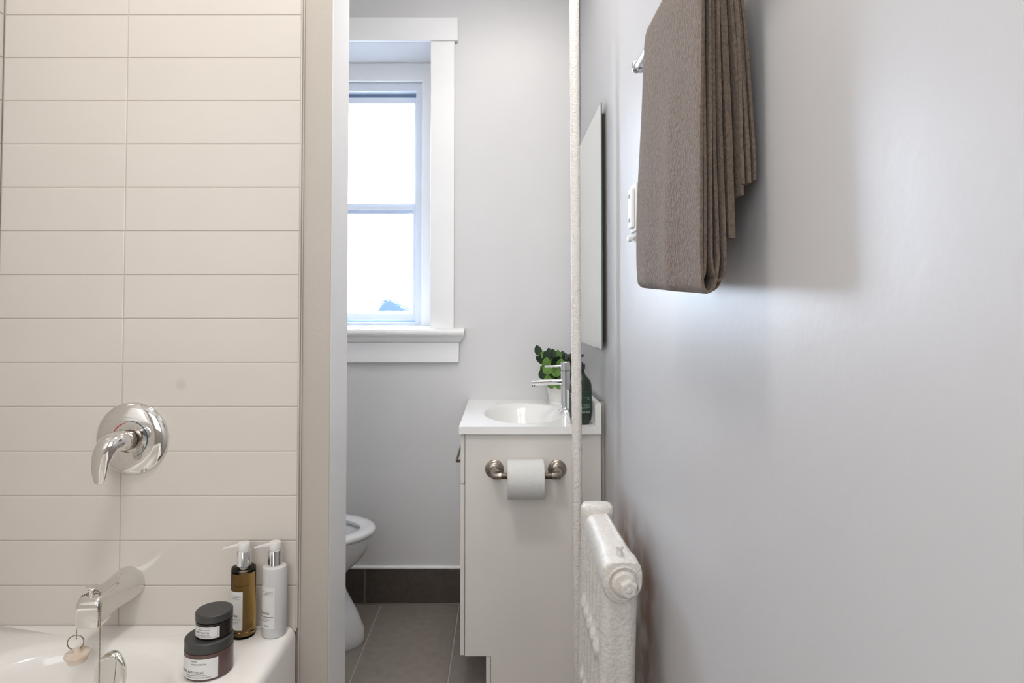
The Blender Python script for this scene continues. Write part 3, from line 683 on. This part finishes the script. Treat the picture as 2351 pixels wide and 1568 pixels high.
# ------------------------------------------------------------------ toilet paper
ph = thing('toilet_paper_holder', 'brushed nickel toilet paper holder on the side of the vanity', 'toilet paper holder', (0.081, yc0-0.0003, 0.717))
for s, x in ((-1, -0.102), (1, 0.102)):
    bm = B(); lathe(bm, [(0.030, 0), (0.0305, 0.002), (0.0295, 0.005), (0.024, 0.0075), (0.0235, 0.010), (0.020, 0.0125), (0.0145, 0.0145)], (x, 0, 0), (0, -1, 0), 40)
    xe = x-s*0.018
    pth = smooth_path([(x, -0.012, 0), (x-s*0.001, -0.030, 0.0), (x-s*0.006, -0.052, -0.002), (x-s*0.012, -0.064, -0.005)], 6)
    rr = [0.0135+0.0015*(i/(len(pth)-1)) for i in range(len(pth))]
    tube(bm, pth, rr, 24)
    tube(bm, [(x+s*0.006, -0.066, -0.006), (x+s*0.003, -0.066, -0.006), (xe-s*0.004, -0.066, -0.006), (xe-s*0.0045, -0.066, -0.006)], [0.0085, 0.0115, 0.0115, 0.0105], 24)
    ob('post', bm, 'nickel', ph, smooth=50)
bm = B(); tube(bm, [(-0.080, -0.066, -0.006), (0.080, -0.066, -0.006)], 0.0098, 24); ob('roller', bm, 'dnickel', ph, smooth=40)
RR = 0.061
tr = thing('toilet_paper_roll', 'white toilet paper roll on the nickel holder', 'toilet paper', (0.078, yc0-0.0663, 0.717-0.006-0.0101))
bm = B(); hl = 0.0575
lathe(bm, [(0.0215, -hl), (RR-0.002, -hl), (RR, -hl+0.002), (RR, hl-0.002), (RR-0.002, hl), (0.0215, hl), (0.0215, -hl)], (0, 0, 0), (1, 0, 0), 72, cap=False)
ob('paper', bm, 'paper', tr, smooth=40)
bm = B(); lathe(bm, [(0.0200, -hl-0.0005), (0.0213, -hl-0.0005), (0.0213, hl+0.0005), (0.0200, hl+0.0005), (0.0200, -hl-0.0005)], (0, 0, 0), (1, 0, 0), 40, cap=False)
ob('cardboard_core', bm, 'kraft', tr, smooth=40)

# ------------------------------------------------------------------ heating riser pipe
bm = B(); n = 220; pts = []
for i in range(n+1):
    z = 0.0+(ZC-0.001)*i/n; pts.append(Vector((0.2315-0.0030*(z-0.8), 2.0, z)))
rings = []
for i, p in enumerate(pts):
    r = []
    for k_ in range(28):
        a = 2*pi*k_/28; q = Vector((cos(a), sin(a), 0))
        lump = 0.0016*noise.noise(Vector((q.x*2.6, q.y*2.6, p.z*60)))*(1.3 if p.z < 1.3 else 0.7)
        r.append(p+q*(0.0148+lump))
    rings.append(r)
loft(bm, rings)
tag(ob('heating_pipe', bm, 'pipe', smooth=80), 'vertical painted heating pipe standing in front of the vanity and mirror', 'pipe')

# ------------------------------------------------------------------ radiator
rd = thing('radiator', 'white painted cast iron radiator against the right wall', 'radiator', (0.243, 1.50, 0))
D = Vector((0.243, 1.50, 0))
def rob(name, bm, m='rad', par=rd, sub=0, **k):
    for v in bm.verts: v.co.x += (v.co.z-0.70)*0.034; v.co -= D
    o = ob(name, bm, m, par, **k)
    return o
def column(yc_, dep, w0, w1, ztop, zbot, n=40, ledges=True, e=2.6):
    """one section: x half width, y half depth along the height"""
    bm = B(); rings = []
    zs = [zbot+(ztop-zbot)*i/70 for i in range(71)]
    for z in zs:
        hx_ = w0; wide = 0
        if ledges:
            for zl in (0.515, 0.34, 0.17):
                g_ = exp(-((z-zl)/0.016)**2); hx_ += 0.006*g_; wide = max(wide, g_)
        t = (ztop-z)/0.03
        if t < 1: hx_ *= sqrt(max(0.05, 1-(1-t)**2)); 
        hy_ = dep*(1 if t >= 1 else sqrt(max(0.3, 1-(1-t)**2*0.7)))
        r = []
        for i in range(n):
            a = 2*pi*i/n; c, s = cos(a), sin(a)
            waist = 1-0.14*exp(-(c/0.30)**2)
            r.append(Vector((0.243+hx_*abs(c)**(2/e)*(1 if c > 0 else -1), yc_+(hy_+0.012*wide)*waist*abs(s)**(2/e)*(1 if s > 0 else -1), z)))
        rings.append(r)
    loft(bm, rings); return bm
rob('end_section', column(1.356, 0.024, 0.0370, 0, 0.700, 0.0, ledges=False), smooth=60)
for k_ in range(5):
    rob('section', column(1.412+k_*0.052, 0.0070, 0.0360, 0, 0.70, 0.06, n=32, e=4.0), smooth=60)
rob('end_section', column(1.668, 0.026, 0.0390, 0, 0.728, 0.0, ledges=False), smooth=60)
bm = B(); rings = []      # long smooth top header with a casting ridge
for y, hw, zt_ in ((1.345, 0.036, 0.722), (1.36, 0.0385, 0.728), (1.40, 0.0385, 0.731), (1.44, 0.036, 0.731), (1.55, 0.034, 0.730), (1.63, 0.034, 0.728), (1.655, 0.034, 0.724)):
    r = []
    for i in range(24):
        a = pi*i/23; c, s = cos(a), sin(a)
        x = 0.243+hw*abs(c)**(2/3.4)*(1 if c > 0 else -1); z = zt_-0.05+0.05*abs(s)**(2/3.4)
        if abs(i-9) < 1 and 1.37 < y < 1.66: z += 0.0035
        r.append(Vector((x, y, z)))
    r += [Vector((0.243-hw*0.96, y, zt_-0.062)), Vector((0.243+hw*0.96, y, zt_-0.062))]
    rings.append(r)
loft(bm, rings); rob('top_header', bm, smooth=60)
bm = B(); rings = []      # raised cap of the far section
for z, hw, hy_ in ((0.690, 0.0400, 0.026), (0.722, 0.0415, 0.028), (0.735, 0.0400, 0.027), (0.7425, 0.035, 0.023), (0.745, 0.026, 0.016)):
    rings.append([Vector((0.243+hw*abs(cos(a))**0.62*(1 if cos(a) > 0 else -1), 1.672+hy_*abs(sin(a))**0.62*(1 if sin(a) > 0 else -1), z)) for a in [2*pi*i/40 for i in range(40)]])
loft(bm, rings); rob('far_cap', bm, smooth=70)
bm = B(); rings = []      # head of the near section: squared above, rounded below
for y, k_ in ((1.385, 0.94), (1.380, 1.0), (1.334, 1.0), (1.328, 0.985), (1.3245, 0.94)):
    r = []
    for i in range(56):
        a = 2*pi*i/56; c, q = cos(a), sin(a); e = 3.6 if q > 0 else 2.1
        r.append(Vector((0.2445+0.0405*k_*abs(c)**(2/e)*(1 if c > 0 else -1), y, 0.688+(0.041 if q > 0 else 0.044)*k_*abs(q)**(2/e)*(1 if q > 0 else -1))))
    rings.append(r)
loft(bm, rings); rob('near_head', bm, smooth=60)
bm = B(); lathe(bm, [(0.0345, -0.002), (0.0345, 0.0035), (0.0325, 0.0050), (0.0300, 0.0040), (0.0290, 0.0012), (0.0265, 0.0012), (0.0250, 0.0060), (0.0215, 0.0100), (0.0195, 0.0105)], (0.2470, 1.3245, 0.686), (0, -1, 0), 48)
rob('hub', bm, smooth=45)
bm = B(); loft(bm, [circ(Vector((0.2530, 1.3145-h, 0.681)), (0, -1, 0), r_, 6, ph=0.5) for r_, h in ((0.0185, -0.003), (0.0190, 0.004), (0.0182, 0.012), (0.0150, 0.0145))])
lathe(bm, [(0.0060, 0.014), (0.0050, 0.0165)], (0.2530, 1.3145, 0.681), (0, -1, 0), 16)
rob('hex_plug', bm, bev=0.0015)
bm = B(); lathe(bm, [(0.0078, -0.004), (0.0070, 0.004), (0.0056, 0.010), (0.0056, 0.014), (0.0075, 0.016), (0.0075, 0.0195), (0.006, 0.021)], (0.243, 1.358, 0.728), n=24)
rob('air_vent', bm, smooth=50)

# ------------------------------------------------------------------ mirror
mi = thing('wall_mirror', 'frameless wall mirror with slanted glass borders above the sink', 'mirror', (0.3375, 2.37, 1.505))
y0, y1, z0, z1 = -0.272, 0.33, -0.398, 0.402; bv = 0.022
bm = B()
loft(bm, [[Vector((x, a, b)) for a, b in ((y0+i, z0+i), (y1-i, z0+i), (y1-i, z1-i), (y0+i, z1-i))] for x, i in ((-0.0145, 0.0), (-0.0165, bv))], cap=False)
f = [v for v in bm.verts if abs(v.co.x+0.0165) < 1e-6]; bm.faces.new(f)
ob('mirror_glass', bm, 'mirror', mi)
bm = B(); box(bm, -0.0144, -0.0105, y0, y1, z0, z1); ob('glass_edge', bm, 'edge', mi)
bm = B(); box(bm, -0.0103, 0.0033, y0+0.02, y1-0.03, z0+0.03, z1-0.03); ob('backing', bm, 'dark', mi)

# outlet with a small night light knob
ot = thing('wall_outlet', 'white outlet with cover plate on the right wall beyond the towel', 'outlet', (XR-0.0002, 1.62, 1.487))
bm = B(); box(bm, -0.006, 0, -0.036, 0.036, -0.060, 0.060); pt_ = ob('cover_plate', bm, 'plastic', ot, bev=0.002)
bm = B(); box(bm, -0.014, -0.0062, -0.020, 0.024, -0.050, 0.048); ob('socket_face', bm, 'plastic', ot, bev=0.002)
for dz in (-0.030, 0.030):
    bm = B(); box(bm, -0.0146, -0.0141, -0.002, 0.0015, dz-0.005, dz+0.005); box(bm, -0.0146, -0.0141, 0.008, 0.0115, dz-0.005, dz+0.005); ob('socket_slots', bm, 'dark', ot)
bm = B(); lathe(bm, [(0.006, -0.002), (0.008, 0.004), (0.008, 0.010), (0.0, 0.013)], (-0.0055, 0.018, -0.074), (-1, 0, 0), 24); lathe(bm, [(0.004, 0), (0.004, 0.006)], (-0.0003, 0.018, -0.074), (-1, 0, 0), 12)
ob('night_light_knob', bm, 'plastic', ot, smooth=50)

# ------------------------------------------------------------------ towel bar and towel
tb = thing('towel_bar', 'chrome towel bar fixed to the right wall', 'towel bar', (XR, 0.95, 1.716))
bxr = 0.2735-XR
bm = B(); tube(bm, [(bxr, -0.35, 0), (bxr, 0.325, 0)], 0.0085, 28); ob('bar', bm, 'towelbar', tb, smooth=40)
for y in (-0.362, 0.335):
    s = 1 if y > 0 else -1; bm = B()
    rings = []
    for x, r in ((-0.0004, 0.022), (-0.006, 0.022), (-0.010, 0.016), (-0.030, 0.0125), (bxr+0.004, 0.0125), (bxr-0.006, 0.0125), (bxr-0.012, 0.0095), (bxr-0.0135, 0.004)):
        rings.append(circ((x, y, 0), (-1, 0, 0), r, 32))
    loft(bm, rings); tube(bm, [(bxr, y-s*0.016, 0), (bxr, y-s*0.003, 0)], [0.0098, 0.0115], 24)
    ob('bracket', bm, 'towelbar', tb, smooth=45)

tw = B()
YN, YFAR = 0.815, 1.192
def sheet(prof, y0, y1, th, hang=0.0, seed=0, ny=26, dy=0.0, crease=0.0):
    """thick cloth whose edge line is prof in XZ, drawn from y0 (near) to y1 (far)"""
    P = smooth_path([Vector((x, 0, z)) for x, z in prof], 6); m = len(P)
    nr = []
    for i in range(m):
        t = (P[min(i+1, m-1)]-P[max(i-1, 0)]).normalized(); nr.append(Vector((-t.z, 0, t.x)))
    outline = [P[i]+nr[i]*th/2 for i in range(m)]+[P[i]-nr[i]*th/2 for i in range(m-1, -1, -1)]
    rings = []
    for j in range(ny+1):
        t = j/ny; rr = []
        e = 0.0 if 0 < j < ny else th*0.25
        for i, p in enumerate(outline):
            c = P[i] if i < m else P[2*m-1-i]
            q = c+(p-c)*(1-(0.45 if e else 0)); y = y0+(y1-y0)*t
            wv = 0.0012*noise.noise(Vector((y*16, q.z*7+seed, seed)))
            drop = hang*t
            k_ = max(0, min(1, (1.66-q.z)/0.3)); y -= 0.045*t*max(0, min(1, (q.z-1.42)/0.30))
            if crease: wv += crease*(1-max(0, min(1, (y-0.895)/0.05)))-crease*0.6*exp(-((y-0.955)/0.018)**2)+0.0012*sin(y*38)
            rr.append(Vector((q.x+wv*k_+dy*t*k_, y+0.004*noise.noise(Vector((q.z*5, seed*3.1, 0)))*(1-t), q.z+drop*max(0, min(1, (1.55-q.z)/0.25)))))
        rings.append(rr)
    loft(tw, rings)
bxw = 0.2735; R0 = 0.0135; zb_ = 1.716
def over(xa, xb, r):  # points of the loop over the bar between front x and back x
    return [(xa, 1.60), (bxw-r*1.02, 1.700), (bxw-r*0.72, zb_+r*0.72), (bxw, zb_+r), (bxw+r*0.72, zb_+r*0.72), (bxw+r*1.02, 1.700), (xb, 1.60)]
# front bundle: outer sheet folds under and comes back up
th = 0.0068
sheet([(0.2700, 1.30), (0.2660, 1.268), (0.2590, 1.2555), (0.2525, 1.2570), (0.2490, 1.270), (0.2482, 1.33), (0.2505, 1.45)]+over(0.2550, 0.300, 0.0165)+[(0.301, 1.45), (0.302, 1.39)], YN, YFAR, 0.0064, 0.022, 1, crease=0.0032)
sheet([(0.2570, 1.69), (0.2572, 1.45), (0.2570, 1.33), (0.2560, 1.285), (0.2535, 1.272)], YN+0.003, YFAR-0.02, 0.0064, 0.018, 3)
sheet([(0.2560, 1.32), (0.2560, 1.270), (0.2620, 1.2570), (0.2720, 1.2580), (0.2800, 1.268), (0.2828, 1.290), (0.2825, 1.330)], YN+0.016, YFAR-0.03, 0.0050, 0.018, 4)
sheet([(0.2655, 1.69), (0.2640, 1.45), (0.2636, 1.32), (0.2645, 1.292), (0.2690, 1.2730), (0.2745, 1.2690), (0.2795, 1.277), (0.2810, 1.300), (0.2790, 1.38), (0.2765, 1.50), (0.2750, 1.69)], YN+0.001, YFAR-0.02, 0.0054, 0.018, 5)
sheet([(0.2705, 1.69), (0.2705, 1.45), (0.2725, 1.320), (0.2735, 1.288)], YN+0.006, YFAR-0.03, 0.0075, 0.015, 6)
sheet([(0.2800, 1.70), (0.2840, 1.62), (0.2890, 1.50), (0.2915, 1.40), (0.2925, 1.323)], YN+0.008, YFAR-0.01, 0.0150, 0.012, 8)
sheet([(0.2890, 1.70), (0.2950, 1.60), (0.3010, 1.50), (0.3040, 1.40), (0.3045, 1.377)], YN+0.005, YFAR-0.01, 0.0072, 0.01, 9)
sheet([(0.2950, 1.706), (0.3030, 1.60), (0.3085, 1.50), (0.3125, 1.42), (0.3130, 1.392)], YN+0.003, YFAR-0.01, 0.0085, 0.01, 10)
sheet([(0.2970, 1.710), (0.3090, 1.60), (0.3160, 1.50), (0.3200, 1.43), (0.3205, 1.396)], YN+0.004, YFAR-0.01, 0.0065, 0.01, 12)
tag(ob('bath_towel', tw, 'terry', smooth=60), 'brown terry bath towel folded over the towel bar at the right wall', 'towel')
